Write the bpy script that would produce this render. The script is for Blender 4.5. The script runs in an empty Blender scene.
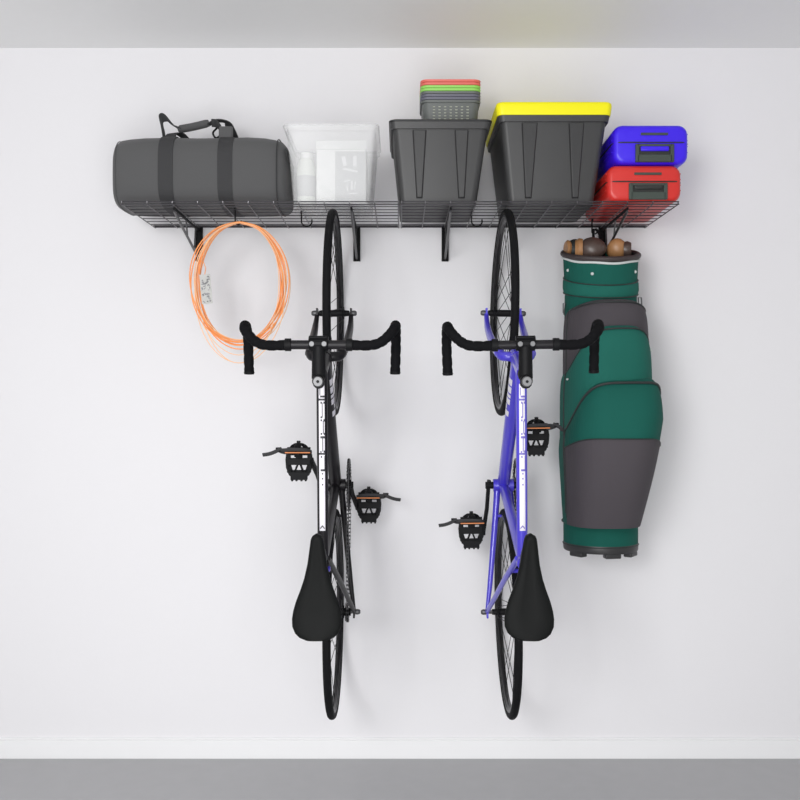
import bpy, bmesh, math, random
from mathutils import Vector, Matrix
random.seed(7)
R = math.radians
PI = math.pi
S = bpy.context.scene
COL = S.collection
CAMD, FPX, H = 3.475, 947.0, 1.3125       # camera distance from the wall, focal length in px, camera height

def W(px, py, d):
    """point of the room at distance d in front of the wall"""
    k = (CAMD - d) / FPX
    return Vector(((px - 400) * k, -d, H + (400 - py) * k))

# ------------------------------------------------------------------ materials
def mat(name, col, rough=0.6, metal=0.0, bump=0.0, bscale=200.0, var=0.0, spec=0.5, sheen=0.0, coat=0.0, weave=False):
    m = bpy.data.materials.new(name); m.use_nodes = True
    nt = m.node_tree; n = nt.nodes; l = nt.links
    b = n['Principled BSDF']
    b.inputs['Base Color'].default_value = (*col, 1)
    b.inputs['Roughness'].default_value = rough
    b.inputs['Metallic'].default_value = metal
    b.inputs['Specular IOR Level'].default_value = spec
    b.inputs['Sheen Weight'].default_value = sheen
    b.inputs['Coat Weight'].default_value = coat
    tc = n.new('ShaderNodeTexCoord')
    nz = n.new('ShaderNodeTexNoise'); nz.inputs['Scale'].default_value = bscale
    nz.inputs['Detail'].default_value = 3
    l.new(tc.outputs['Object'], nz.inputs['Vector'])
    if var > 0:
        r = n.new('ShaderNodeMapRange')
        r.inputs['To Min'].default_value = 1 - var; r.inputs['To Max'].default_value = 1 + var
        l.new(nz.outputs['Fac'], r.inputs['Value'])
        mx = n.new('ShaderNodeVectorMath'); mx.operation = 'SCALE'
        mx.inputs[0].default_value = col
        l.new(r.outputs['Result'], mx.inputs['Scale'])
        l.new(mx.outputs['Vector'], b.inputs['Base Color'])
    src = nz.outputs['Fac']
    if weave:
        w1 = n.new('ShaderNodeTexWave'); w1.bands_direction = 'X'; w1.inputs['Scale'].default_value = 90
        w2 = n.new('ShaderNodeTexWave'); w2.bands_direction = 'Z'; w2.inputs['Scale'].default_value = 90
        l.new(tc.outputs['Object'], w1.inputs['Vector']); l.new(tc.outputs['Object'], w2.inputs['Vector'])
        mm = n.new('ShaderNodeMath'); mm.operation = 'MULTIPLY'
        l.new(w1.outputs['Fac'], mm.inputs[0]); l.new(w2.outputs['Fac'], mm.inputs[1]); src = mm.outputs[0]
    if bump > 0:
        bp = n.new('ShaderNodeBump'); bp.inputs['Strength'].default_value = bump
        bp.inputs['Distance'].default_value = 0.002
        l.new(src, bp.inputs['Height']); l.new(bp.outputs['Normal'], b.inputs['Normal'])
    return m

M = {}
M['wall'] = mat('painted_wall', (.815, .806, .826), .85, bump=.15, bscale=60, var=.006)
M['base'] = mat('white_trim', (.87, .87, .88), .5, bump=.02, bscale=20)
M['ceil'] = mat('ceiling_paint', (.87, .87, .87), .9, bump=.1, bscale=40, var=.01)
M['floor'] = mat('grey_concrete', (.43, .43, .44), .7, bump=.1, bscale=15, var=.04)
M['wire'] = mat('black_wire', (.09, .086, .094), .33, metal=.85, bump=.02)
M['wire_lit'] = mat('black_wire_lit', (.17, .165, .175), .35, metal=.85, bump=.02)  # the black wire again, base colour lightened to carry the cross wires' highlights
M['blackmetal'] = mat('black_metal', (.006, .006, .007), .55, metal=0, bump=.02, spec=.15)
M['gloss'] = mat('gloss_black', (.011, .010, .012), .38, bump=.01, bscale=30, coat=.0, spec=.25)
M['tire'] = mat('tyre_rubber', (.005, .005, .006), .75, bump=.4, bscale=500, spec=.15)
M['tape'] = mat('bar_tape', (.004, .004, .005), .8, bump=.5, bscale=160, spec=.12)
M['saddle'] = mat('saddle_vinyl', (.007, .0075, .0075), .6, bump=.15, bscale=400, spec=.1)
M['blue'] = mat('blue_paint', (.062, .045, .56), .3, bump=.01, bscale=30, coat=.5)
M['white'] = mat('white_decal', (.74, .72, .77), .4, bump=.01)
M['mark'] = mat('decal_dark', (.03, .03, .035), .5, bump=.01)
M['markb'] = mat('decal_blue', (.16, .13, .45), .5, bump=.01)
M['silver'] = mat('silver_metal', (.17, .17, .175), .5, metal=1, bump=.02)
M['steel'] = mat('dark_steel', (.12, .12, .125), .4, metal=.7, bump=.02)
M['orange'] = mat('orange_strap', (.7, .24, .08), .6, bump=.1)
M['cable'] = mat('orange_cable', (.95, .36, .12), .5, bump=.05, var=.15, bscale=14)
M['cablel'] = mat('pale_orange_cable', (.95, .58, .33), .5, bump=.05, var=.15, bscale=14)
M['tag'] = mat('tag_paper', (.5, .5, .48), .7, bump=.05, var=.1, bscale=120)
M['duffel'] = mat('charcoal_canvas', (.085, .085, .087), .9, bump=.25, bscale=500, sheen=.1, var=.05)
M['strap'] = mat('charcoal_webbing', (.035, .035, .037), .8, bump=.4, bscale=400)
M['plastic'] = mat('charcoal_plastic', (.041, .041, .042), .45, bump=.08, bscale=500)
M['plasticd'] = mat('charcoal_plastic_dark', (.03, .03, .031), .45, bump=.08, bscale=500)
M['yellow'] = mat('yellow_plastic', (.9, .83, .0), .4, bump=.04, bscale=200)
M['green'] = mat('green_fabric', (.008, .100, .077), .8, bump=.5, weave=True, spec=.2)
M['greenl'] = mat('light_green_fabric', (.014, .13, .10), .8, bump=.5, weave=True, spec=.2)
M['grey'] = mat('grey_fabric', (.070, .062, .070), .7, bump=.4, weave=True, spec=.2)
M['pipe'] = mat('dark_piping', (.02, .025, .025), .6, bump=.1)
M['pipew'] = mat('white_piping', (.6, .63, .62), .5, bump=.1)
M['rimb'] = mat('brown_rim', (.045, .034, .034), .6, bump=.1)
M['wood'] = mat('tan_wood', (.34, .17, .07), .4, bump=.03, var=.25, bscale=18)
M['brown'] = mat('brown_lacquer', (.075, .05, .042), .35, bump=.03)
M['red'] = mat('red_case', (.62, .028, .022), .35, bump=.04, bscale=100)
M['bluec'] = mat('blue_case', (.045, .01, .78), .35, bump=.04, bscale=100)
M['handle'] = mat('case_handle', (.02, .022, .02), .45, bump=.03)
M['handleg'] = mat('case_handle_grey', (.045, .06, .05), .45, bump=.03)
M['bred'] = mat('coral_plastic', (.75, .15, .12), .5, bump=.03)
M['bgreen'] = mat('lime_plastic', (.3, .66, .12), .5, bump=.03)
M['bgrey'] = mat('basket_grey', (.13, .14, .135), .5, bump=.03)
M['bslate'] = mat('basket_slate', (.13, .13, .17), .5, bump=.03)
M['hole'] = mat('basket_hole_light', (.42, .44, .36), .7, bump=.03)
M['carton'] = mat('white_carton', (.85, .85, .85), .6, bump=.03)
M['cartong'] = mat('grey_label', (.60, .60, .61), .6, bump=.03)
M['bottle'] = mat('milky_bottle', (.78, .8, .76), .4, bump=.03)
def clearmat():
    m = bpy.data.materials.new('clear_plastic'); m.use_nodes = True
    nt = m.node_tree; n = nt.nodes; l = nt.links
    b = n['Principled BSDF']; b.inputs['Base Color'].default_value = (.93, .94, .94, 1); b.inputs['Roughness'].default_value = .3
    t = n.new('ShaderNodeBsdfTransparent'); t.inputs['Color'].default_value = (.97, .97, .97, 1)
    x = n.new('ShaderNodeMixShader')
    nz = n.new('ShaderNodeTexNoise'); nz.inputs['Scale'].default_value = 5
    r = n.new('ShaderNodeMapRange'); r.inputs['To Min'].default_value = .17; r.inputs['To Max'].default_value = .25
    l.new(nz.outputs['Fac'], r.inputs['Value']); l.new(r.outputs['Result'], x.inputs['Fac'])
    l.new(t.outputs[0], x.inputs[1]); l.new(b.outputs[0], x.inputs[2])
    l.new(x.outputs[0], n['Material Output'].inputs['Surface'])
    return m
M['clear'] = clearmat()

# ------------------------------------------------------------------ mesh builder
class MB:
    def __init__(s): s.v = []; s.f = []
    def add(s, vs, fs):
        o = len(s.v); s.v += [Vector(q) for q in vs]; s.f += [tuple(i + o for i in f) for f in fs]; return s
    def box(s, c, size, rot=None):
        x, y, z = [q / 2 for q in size]
        vs = [Vector((a * x, b * y, e * z)) for a in (-1, 1) for b in (-1, 1) for e in (-1, 1)]
        if rot: vs = [rot @ q for q in vs]
        c = Vector(c)
        return s.add([q + c for q in vs], [(0, 1, 3, 2), (4, 6, 7, 5), (0, 4, 5, 1), (2, 3, 7, 6), (0, 2, 6, 4), (1, 5, 7, 3)])
    def loft(s, rings, closed=False, caps=True):
        n = len(rings[0]); vs = [q for r in rings for q in r]; fs = []
        k = len(rings)
        for i in range(k if closed else k - 1):
            a = i * n; b = ((i + 1) % k) * n
            for j in range(n):
                fs.append((a + j, a + (j + 1) % n, b + (j + 1) % n, b + j))
        if caps and not closed:
            fs.append(tuple(range(n - 1, -1, -1))); fs.append(tuple((k - 1) * n + j for j in range(n)))
        return s.add(vs, fs)
    def tube(s, pts, r, n=8, closed=False, flat=None, up=None, caps=True):
        """sweep; r number or list; flat=(a,b) half sizes of a flattened section, up = direction of a"""
        pts = [Vector(q) for q in pts]; k = len(pts)
        rr = r if isinstance(r, (list, tuple)) else [r] * k
        T = []
        for i in range(k):
            if closed: t = pts[(i + 1) % k] - pts[i - 1]
            else: t = pts[min(i + 1, k - 1)] - pts[max(i - 1, 0)]
            T.append(t.normalized())
        ref = Vector(up) if up else (Vector((0, 0, 1)) if abs(T[0].z) < .9 else Vector((1, 0, 0)))
        N = (ref - T[0] * ref.dot(T[0])).normalized(); rings = []
        for i in range(k):
            if up:
                q = Vector(up); N2 = q - T[i] * q.dot(T[i])
            else: N2 = N - T[i] * N.dot(T[i])
            if N2.length > 1e-6: N = N2.normalized()
            B = T[i].cross(N)
            a, b = flat if flat else (rr[i], rr[i])
            ring = []
            for j in range(n):
                an = 2 * PI * (j + .5) / n
                ca, sa = math.cos(an), math.sin(an)
                if flat:
                    ca = math.copysign(abs(ca) ** .5, ca); sa = math.copysign(abs(sa) ** .5, sa)
                ring.append(pts[i] + N * (a * ca) + B * (b * sa))
            rings.append(ring)
        return s.loft(rings, closed, caps)
    def cyl(s, a, b, r, n=16, r2=None): return s.tube([a, b], [r, r if r2 is None else r2], n)
    def lathe(s, prof, c, axis='X', n=24):
        c = Vector(c); rings = []
        for h, r in prof:
            ring = []
            for j in range(n):
                a = 2 * PI * j / n
                if axis == 'X': q = Vector((h, r * math.cos(a), r * math.sin(a)))
                elif axis == 'Y': q = Vector((r * math.cos(a), h, -r * math.sin(a)))
                else: q = Vector((r * math.cos(a), r * math.sin(a), h))
                ring.append(c + q)
            rings.append(ring)
        return s.loft(rings)
    def surf(s, fn, nu, nv):
        vs = [fn(i / nu, j / nv) for j in range(nv + 1) for i in range(nu + 1)]
        fs = [(j * (nu + 1) + i, j * (nu + 1) + i + 1, (j + 1) * (nu + 1) + i + 1, (j + 1) * (nu + 1) + i) for j in range(nv) for i in range(nu)]
        return s.add(vs, fs)
    def build(s, name, m, parent=None, sharp=35, bevel=0, label=None, solid=0, segs=2, origin=None):
        me = bpy.data.meshes.new(name)
        o0 = Vector(origin) if origin is not None else Vector((0, 0, 0))
        me.from_pydata([tuple(q - o0) for q in s.v], [], s.f)
        bm = bmesh.new(); bm.from_mesh(me); bmesh.ops.recalc_face_normals(bm, faces=bm.faces); bm.to_mesh(me); bm.free()
        me.polygons.foreach_set('use_smooth', [True] * len(me.polygons))
        me.set_sharp_from_angle(angle=R(sharp))
        me.materials.append(M[m] if isinstance(m, str) else m)
        o = bpy.data.objects.new(name, me); COL.objects.link(o); o.location = o0
        if parent: o.parent = parent
        if solid:
            q = o.modifiers.new('s', 'SOLIDIFY'); q.thickness = solid; q.offset = -1
        if bevel:
            q = o.modifiers.new('b', 'BEVEL'); q.width = bevel; q.segments = segs; q.limit_method = 'ANGLE'; q.angle_limit = R(40)
            q.harden_normals = False
        if label: o['label'] = label
        return o

def empty(name, loc, label, cat, group=None):
    o = bpy.data.objects.new(name, None); COL.objects.link(o); o.location = loc; o.empty_display_size = .05
    return tag(o, label, cat, group)
def tag(o, label, cat, group=None):
    o['label'] = label; o['category'] = cat
    if group: o['group'] = group
    return o
def struct(o): o['kind'] = 'structure'; return o
def smooth_path(pts, n=8, closed=False):
    pts = [Vector(p) for p in pts]; k = len(pts); out = []
    for i in range(k if closed else k - 1):
        if closed: p0, p1, p2, p3 = pts[i - 1], pts[i], pts[(i + 1) % k], pts[(i + 2) % k]
        else: p0, p1, p2, p3 = pts[max(i - 1, 0)], pts[i], pts[i + 1], pts[min(i + 2, k - 1)]
        for j in range(n):
            t = j / n
            out.append(.5 * ((2 * p1) + (p2 - p0) * t + (2 * p0 - 5 * p1 + 4 * p2 - p3) * t * t + (3 * p1 - p0 - 3 * p2 + p3) * t ** 3))
    if not closed: out.append(pts[-1])
    return out
def lerp(tab, x):
    if x <= tab[0][0]: return tab[0][1]
    for (a, b), (c, d) in zip(tab, tab[1:]):
        if x <= c: return b + (d - b) * (x - a) / (c - a)
    return tab[-1][1]
def rrect(cx, cy, hx, hy, r, z, n=6):
    r = min(r, hx, hy); out = []
    for q, (sx, sy) in enumerate(((1, 1), (-1, 1), (-1, -1), (1, -1))):
        for j in range(n + 1):
            a = PI / 2 * q + PI / 2 * j / n
            out.append(Vector((cx + sx * (hx - r) + r * math.cos(a), cy + sy * (hy - r) + r * math.sin(a), z)))
    return out

# ------------------------------------------------------------------ room
FZ, CZ = 0.0, H + 352 / 272.5
struct(MB().box((0, .05, (FZ + CZ) / 2), (8, .1, CZ - FZ + .2)).build('wall_back', 'wall'))
struct(MB().box((0, -2.1, -.05), (8, 4.2, .1)).build('floor', 'floor'))
struct(MB().box((0, -2.1, CZ + .05), (8, 4.2, .1)).build('ceiling', 'ceil'))
bb = MB().box((0, -.006, .034), (8, .012, .068)); bb.box((0, -.004, .071), (8, .008, .006))
struct(bb.build('baseboard_back', 'base', bevel=.0015))

# ------------------------------------------------------------------ wire shelves
DZ = H + .634            # deck plane
DEP = .42
def shelf(x0, x1, xs, label):
    cx = (x0 + x1) / 2
    t = empty('wire_shelf', (cx, 0, DZ), label, 'shelf', 'wall mounted wire shelves')
    def o(v): return (v[0] - cx, v[1], v[2] - DZ)
    m = MB()
    for d in (.055, .11, .165, .22, .27, .32, .37):
        m.tube([o((x0, -d, DZ)), o((x1, -d, DZ))], .0021 if d == .22 else .0015, 6)
    m.build('lengthwise_wires', 'wire', t)
    m = MB()
    for x in xs: m.tube([o((x, -.004, DZ - .0035)), o((x, -DEP + .003, DZ - .0035)), o((x, -DEP - .0035, DZ + .001)), o((x, -DEP - .0035, DZ + .007))], .0019, 6)
    m.build('cross_wires', 'wire_lit', t)
    m = MB()
    m.tube([o((x0, -DEP, DZ + .0055)), o((x1, -DEP, DZ + .0055))], .0022, 6)
    m.tube([o((x0, -DEP - .002, DZ - .003)), o((x1, -DEP - .002, DZ - .003))], .0022, 6)
    m.build('front_rail', 'wire', t)
    m = MB()
    m.tube([o((x0, -.006, DZ)), o((x1, -.006, DZ))], .0032, 6)
    m.tube([o((x0, -.02, DZ + .002)), o((x1, -.02, DZ + .002))], .0018, 6)
    m.build('back_rail', 'wire', t)
SP = .0815
shelf(-.9, -.0025, [-.8965 + SP * i for i in range(11)] + [-.0055], 'left half of the black wire shelf, under the duffel bag and clear bin')
shelf(.0025, .9, [.0055] + [SP * i for i in range(1, 12)], 'right half of the black wire shelf, under the black bins and suitcases')

def bracket(x, label):
    t = empty('shelf_bracket', (x, 0, DZ - .12), label, 'bracket', 'black brackets under the shelf')
    m = MB(); m.box((0, -.004, .056), (.025, .008, .124)); m.box((-.0105, -.009, .056), (.004, .014, .124)); m.box((.0105, -.009, .056), (.004, .014, .124))
    m.build('wall_plate', 'blackmetal', t, bevel=.001)
    m = MB(); m.tube([(0, -.012, .106), (0, -.40, .108)], .0, 4, flat=(.005, .0035), up=(0, 0, 1))
    m.build('top_arm', 'blackmetal', t, bevel=.0008)
    m = MB(); m.tube([(0, -.01, .004), (0, -.03, .006), (0, -.39, .1)], .0045, 8)
    m.tube([(0, -.09, .022), (0, -.07, .104)], .003, 8); m.tube([(0, -.20, .052), (0, -.22, .104)], .003, 8)
    m.build('brace', 'steel', t)
bracket(-.735, 'black shelf bracket behind the orange cable coil')
bracket(-.158, 'black shelf bracket just right of the black bicycle wheel')
bracket(.165, 'black shelf bracket under the black bin with the baskets, left of the blue bicycle wheel')
bracket(.74, 'black shelf bracket behind the golf bag top')

# ------------------------------------------------------------------ hooks
def jhook(x, d, drop, label, r=.018, s=1):
    m = MB()
    z = DZ
    pts = [(x - s * r, -d - .004, z + .006), (x - s * r, -d + .004, z + .008), (x - s * r, -d + .007, z - .004)]
    pts = [(x - s * r, -d - .008, z - .002), (x - s * r, -d - .006, z + .006), (x - s * r, -d + .003, z + .006), (x - s * r, -d + .005, z - .006)]
    pts += [(x - s * r, -d + .004, z - drop + r)]
    for i in range(1, 9):
        a = PI + PI * i / 8 * 1.1
        pts.append((x + s * r * math.cos(a), -d + .004, z - drop + r + r * math.sin(a)))
    m.tube(smooth_path(pts, 4), .0026, 8)
    o = m.build('hanging_hook', 'blackmetal', origin=(x, -d, DZ))
    return tag(o, label, 'hook', 'black hooks hanging from the shelf')
jhook(-.318, .25, .042, 'empty black hook hanging between the duffel bag and the black bicycle')
jhook(.262, .25, .042, 'empty black hook hanging left of the blue bicycle wheel')
jhook(-.543, .30, .045, 'black hook carrying the orange cable coil', r=.01)
jhook(.69, .12, .045, 'black hook under the shelf above the left golf club heads', r=.009)

# ------------------------------------------------------------------ bicycles
def wheel_proto(parent, u, name):
    Rr = .34
    rim_prof = [(-.009, .320), (.009, .320), (.0095, .314), (.005, .303), (0, .300), (-.005, .303), (-.0095, .314)]
    m = MB(); n = 72; rings = []
    for i in range(n):
        a = 2 * PI * i / n; rings.append([Vector((w, r * math.cos(a), r * math.sin(a))) for w, r in rim_prof])
    m.loft(rings, closed=True)
    rim = m.build(name, 'gloss', parent); rim.location = (0, -Rr, u)
    m = MB(); rings = []
    for i in range(n):
        a = 2 * PI * i / n; rr = Rr - .0128
        rings.append([Vector((.0128 * math.cos(b), (rr + .0128 * math.sin(b)) * math.cos(a), (rr + .0128 * math.sin(b)) * math.sin(a))) for b in [2 * PI * j / 12 for j in range(12)]])
    m.loft(rings, closed=True); m.build('tire', 'tire', rim)
    m = MB()
    for sx in (-1, 1):
        m.tube([(sx * .0094, .3125 * math.cos(2 * PI * i / n), .3125 * math.sin(2 * PI * i / n)) for i in range(n)], 0, 6, closed=True, flat=(.0006, .0022), up=(1, 0, 0))
    m.build('brake_track', 'steel', rim)
    m = MB().lathe([(-.05, .006), (-.05, .009), (-.034, .011), (-.033, .021), (-.029, .021), (-.027, .0115), (.027, .0115), (.029, .021), (.033, .021), (.034, .011), (.05, .009), (.05, .006)], (0, 0, 0), 'X', 20)
    m.build('hub', 'blackmetal', rim)
    prot = []
    for sx in (-1, 1):
        for tw in (-1, 1):
            a0 = tw * R(62)
            p = (sx * .031, .019 * math.cos(a0), .019 * math.sin(a0)); q = (sx * .003, .3015, 0)
            prot.append(MB().tube([p, q], .0011, 5).build('spoke', 'blackmetal', rim))
    for i in range(28):
        p = prot[i % 4]; o = p if i < 4 else p.copy()
        if i >= 4: COL.objects.link(o); o.parent = rim
        o.rotation_euler = (2 * PI * i / 28, 0, 0)
    return rim
def copy_wheel(src, parent, u, name):
    o = src.copy(); o.name = name; COL.objects.link(o); o.parent = parent; o.location = (0, src.location.y, u)
    for ch in list(src.children):
        if ch.name.startswith(('tire', 'brake', 'hub', 'spoke')):
            c = ch.copy(); COL.objects.link(c); c.parent = o
    return o

def bike(X, roll, steer, paint, label, crank, gshift, lean=0, syaw=0):
    t = empty('bicycle', (X, 0, H), label, 'bicycle', 'road bicycles hanging by the front wheel')
    t.rotation_euler = (0, roll, lean)
    P = lambda w, v, u: Vector((w, -v, u))
    BB = (.27, -.288); RH = (.34, -.701); FH = (.34, .287)
    sa = lambda v: .051 + (.95 - v) * .3155
    st = lambda v: BB[1] - (v - BB[0]) * .3057
    # frame
    m = MB()
    m.cyl(P(0, .88, sa(.88)), P(0, .725, sa(.725)), .0185, 20)
    m.tube([P(0, .835, sa(.835)), P(0, .79, st(.79))], .0155, 20)
    m.tube([P(0, .765, sa(.765)), P(0, .275, -.285)], [.0205, .0205], 20)
    m.tube([P(0, .27, -.288), P(0, .825, st(.825))], .0155, 20)
    m.cyl(P(-.034, BB[0], BB[1]), P(.034, BB[0], BB[1]), .0215, 22)
    for s in (-1, 1):
        m.tube([P(s * .02, BB[0], BB[1] - .01), P(s * .03, .285, -.40), P(s * .055, .325, -.62), P(s * .066, .338, -.695)], [.0115, .0105, .0085, .006], 12)
        m.tube([P(s * .013, .795, st(.795)), P(s * .034, .64, st(.795) - .085), P(s * .066, .35, -.696)], [.009, .0085, .0075], 12)
        m.box(P(s * .066, .338, -.703), (.006, .035, .032))
    m.cyl(P(-.028, .70, st(.795) - .052), P(.028, .70, st(.795) - .052), .006, 10)
    m.cyl(P(-.03, .287, -.41 + .02), P(.03, .287, -.41 + .02), .005, 10)
    fr = m.build('frame', paint, t, sharp=50)
    # decal stripe along the top of the top tube with its dark marks
    v0, u0 = .835, sa(.835); v1, u1 = .79, st(.79)
    def onTT(y, frac, lift=0.0):
        # distance along tube given by the picture row y of the mark, measured on the real tube
        k = (400 - y) * (CAMD - .815) / FPX
        tt = (u0 - k) / (u0 - u1); v = v0 + (v1 - v0) * tt
        a = (frac - .5) * 2 * R(30)
        rr = .0155 + .0006 + lift
        return P(rr * math.sin(a), v + rr * math.cos(a), k)
    m = MB()
    m.surf(lambda a, b: onTT(384 + b * 147, a), 8, 2)
    nwhite = len(m.f)
    def q(ya, yb, fa, fb, lift=.0005):
        ya -= .4; yb += .4; fa -= .03; fb += .05
        m.surf(lambda a, b: onTT(ya + (yb - ya) * b, fa + (fb - fa) * a, lift), 4, 1)
    for ya, yb, fa, fb in ((396, 397.2, .3, 1), (399, 400.2, 0, 1), (402, 403.3, .35, .5), (402, 403.3, .82, 1), (403, 417, .55, .61),
                           (388, 395, .2, .25), (416.6, 417.8, .35, .5), (419.6, 420.8, .35, .5), (419.4, 421, .82, 1), (421, 433, .7, .76),
                           (433, 434.3, .35, .5), (433, 434.3, .85, 1), (436.3, 437.8, .3, 1), (438, 451, .6, .66), (451, 452.2, .28, .4), (450.6, 452, .82, 1),
                           (453, 454.1, 0, 1), (456, 457.2, .35, .48), (456, 470, .93, 1), (469.3, 470.6, .3, 1), (473, 473.8, .5, .62),
                           (478, 478.8, .5, .62), (484, 484.8, .5, .62)):
        q(ya, yb, fa, fb)
    for s in (0, 1):
        m.add([onTT(529.5, .12 + .76 * s, .0005), onTT(528, .12 + .76 * s, .0005), onTT(525.2, .5, .0005), onTT(526.8, .5, .0005)], [(0, 1, 2, 3)])
    dec = m.build('top_tube_decal', 'white', fr)
    dec.data.materials.append(M['mark' if paint == 'gloss' else 'markb'])
    for pf in list(dec.data.polygons)[nwhite:]: pf.material_index = 1
    # white lettering blocks on both sides of the down tube
    A = P(0, .765, sa(.765)); B = P(0, .275, -.285); T = (B - A).normalized()
    for s in (-1, 1):
        m = MB()
        for (f0, f1, h0, h1) in ((.10, .145, -.6, .9), (.155, .20, -.6, .9), (.212, .235, -.2, .9), (.245, .285, -.6, .9), (.295, .325, -.6, .4), (.335, .375, -.6, .9)):
            def fn(a, b, s=s, f0=f0, f1=f1, h0=h0, h1=h1):
                c = A.lerp(B, f0 + (f1 - f0) * b); an = h0 + (h1 - h0) * a
                nrm = T.cross(Vector((1, 0, 0))).normalized()
                if nrm.y > 0: nrm = -nrm
                return c + .0212 * (Vector((s, 0, 0)) * math.cos(an) + nrm * math.sin(an))
            m.surf(fn, 4, 1)
        m.build('down_tube_lettering', 'white', fr)
    # fork
    m = MB()
    m.cyl(P(0, .73, sa(.73)), P(0, .695, sa(.695)), .021, 18)
    crown = [P(-.046, .68, sa(.68) + .008), P(-.042, .700, sa(.70)), P(-.025, .712, sa(.71)), P(.025, .712, sa(.71)), P(.042, .700, sa(.70)), P(.046, .68, sa(.68) + .008)]
    m.tube(smooth_path(crown, 4), .0145, 12)
    for s in (-1, 1):
        m.tube(smooth_path([P(s * .047, .69, sa(.69) + .004), P(s * .052, .60, sa(.60)), P(s * .056, .46, sa(.46) + .004), P(s * .057, .38, .25), P(s * .056, .342, .284)], 4),
               [.0145, .0142, .014, .0138, .0135, .013, .0125, .012, .0115, .011, .0105, .01, .009, .0085, .008, .0075, .007], 12)
        m.box(P(s * .056, .34, .288), (.006, .03, .03))
    m.build('fork', paint, t, sharp=50)
    for nm, (v, u) in (('front_axle_nut', FH), ('rear_axle_nut', RH)):
        e = .053 if nm[0] == 'f' else .065
        for s in (-1, 1):
            m = MB().lathe([(-.012, .004), (-.011, .008), (.0, .0095), (.006, .0085), (.01, .005)] if s > 0 else [(-.01, .005), (-.006, .0085), (0, .0095), (.011, .008), (.012, .004)], P(s * (e + .012), v, u), 'X', 12)
            m.cyl(P(s * (e - .026), v, u), P(s * e, v, u), .006, 10)
            m.build('axle_nut', 'steel', t)
    # wheels
    global WP
    if WP is None: fw = WP = wheel_proto(t, FH[1], 'front_wheel')
    else: fw = copy_wheel(WP, t, FH[1], 'front_wheel')
    fw.rotation_euler = (R(4), 0, 0)
    tdir = (P(0, .95, sa(.95)) - P(0, .70, sa(.70))).normalized(); piv = P(0, .95, sa(.95))
    SM = Matrix.Translation(piv) @ Matrix.Rotation(-steer, 4, tdir) @ Matrix.Translation(-piv)
    if steer:
        for ob in list(t.children):
            if ob.name.startswith(('fork', 'front_wheel')) or (ob.name.startswith('axle_nut') and ob.data.vertices[0].co.z > 0):
                ob.matrix_local = SM @ ob.matrix_basis
    rw = copy_wheel(WP, t, RH[1], 'rear_wheel'); rw.rotation_euler = (R(9), 0, 0)
    # stem
    m = MB()
    m.cyl(P(0, .88, sa(.88)), P(0, .955, sa(.955)), .0165, 20)
    m.tube([P(0, .93, sa(.93) + .0), P(0, .936, .10), P(0, .937, .148)], [.0195, .0185, .0185], 16)
    m.cyl(P(-.026, .937, .152), P(.026, .937, .152), .0205, 20)
    stem = m.build('stem', 'blackmetal', t, sharp=50, bevel=.002)
    m = MB().lathe([(-.0075, .002), (-.0075, .012), (-.0055, .0145), (0, .0145)], P(0, .957, sa(.957)), 'Y', 20)
    m.build('steerer_cap', 'silver', stem, label='silver cap on top of the stem')
    MB().lathe([(-.0015, .001), (-.0015, .004), (0, .004)], P(0, .964, sa(.957)), 'Y', 12).build('cap_bolt', 'blackmetal', stem)
    m = MB(); m.lathe([(-.012, .002), (-.010, .015), (.006, .0155), (.014, .0155)], P(0, .94, sa(.955) - .004), 'Y', 12)
    m.build('stem_clamp', 'blackmetal', stem)
    m = MB(); m.box(P(0, .957, .150), (.046, .006, .012)); m.box(P(-.0, .957, .166), (.05, .006, .006)); m.build('face_plate', 'blackmetal', stem, bevel=.002)
    for s in (-1, 1):
        m = MB().lathe([(-.005, .002), (-.005, .0065), (-.003, .0075), (0, .0075)], P(s * .0165, .959, .149), 'Y', 14)
        m.build('clamp_bolt', 'silver', stem)
    # handlebar
    bar = MB().tube([P(-.10, .937, .148), P(.10, .937, .148)], .0125, 16).build('handlebar', 'gloss', t)
    for s in (-1, 1):
        pts = [(.082, .937, .148), (.12, .937, .146), (.152, .936, .149), (.174, .933, .160), (.190, .928, .176), (.201, .918, .190), (.2055, .892, .203), (.2065, .86, .202),
               (.2065, .835, .18), (.2065, .825, .15), (.2055, .822, .11), (.2045, .822, .078)]
        m = MB().tube(smooth_path([P(s * a, b, c) for a, b, c in pts], 5), [.0142 if i % 4 else .0128 for i in range(56)], 14)
        m.build('grip_tape', 'tape', bar)
        m = MB().lathe([(-.009, .012), (-.008, .0172), (.008, .0172), (.009, .012)], P(s * .082, .937, .148), 'X', 18)
        m.build('tape_collar', 'blackmetal', bar)
        m = MB().lathe([(-.004, .006), (-.003, .0135), (.003, .0155), (.004, .012)], P(s * .2045, .822, .075), 'Z', 16)
        m.build('bar_end_plug', 'blackmetal', bar)
    # seat post and saddle
    m = MB(); m.cyl(P(0, .80, st(.80)), P(0, .925, st(.925)), .0135, 18); m.box(P(0, .925, st(.925)), (.036, .02, .04)); m.build('seat_post', 'blackmetal', t, bevel=.002)
    m = MB().lathe([(-.011, .0135), (-.011, .0195), (.011, .0195), (.011, .0135)], P(0, .822, st(.822)), 'Y', 18)
    m.box(P(.0, .822, st(.822) - .022), (.014, .016, .012))
    m.build('seat_clamp', 'blackmetal' if paint == 'gloss' else 'blue', t, bevel=.001)
    if paint == 'gloss':
        MB().lathe([(-.008, .003), (-.006, .008), (.006, .008), (.008, .003)], P(.014, .80, st(.79) - .03), 'X', 14).build('clamp_bolt', 'blue', t, label='small blue bolt beside the saddle')
    tab = [(0, .004), (.006, .013), (.015, .017), (.04, .0205), (.08, .026), (.12, .035), (.15, .045), (.18, .0565), (.205, .0635), (.225, .0665), (.245, .0655), (.262, .058), (.273, .046), (.279, .030)]
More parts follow.
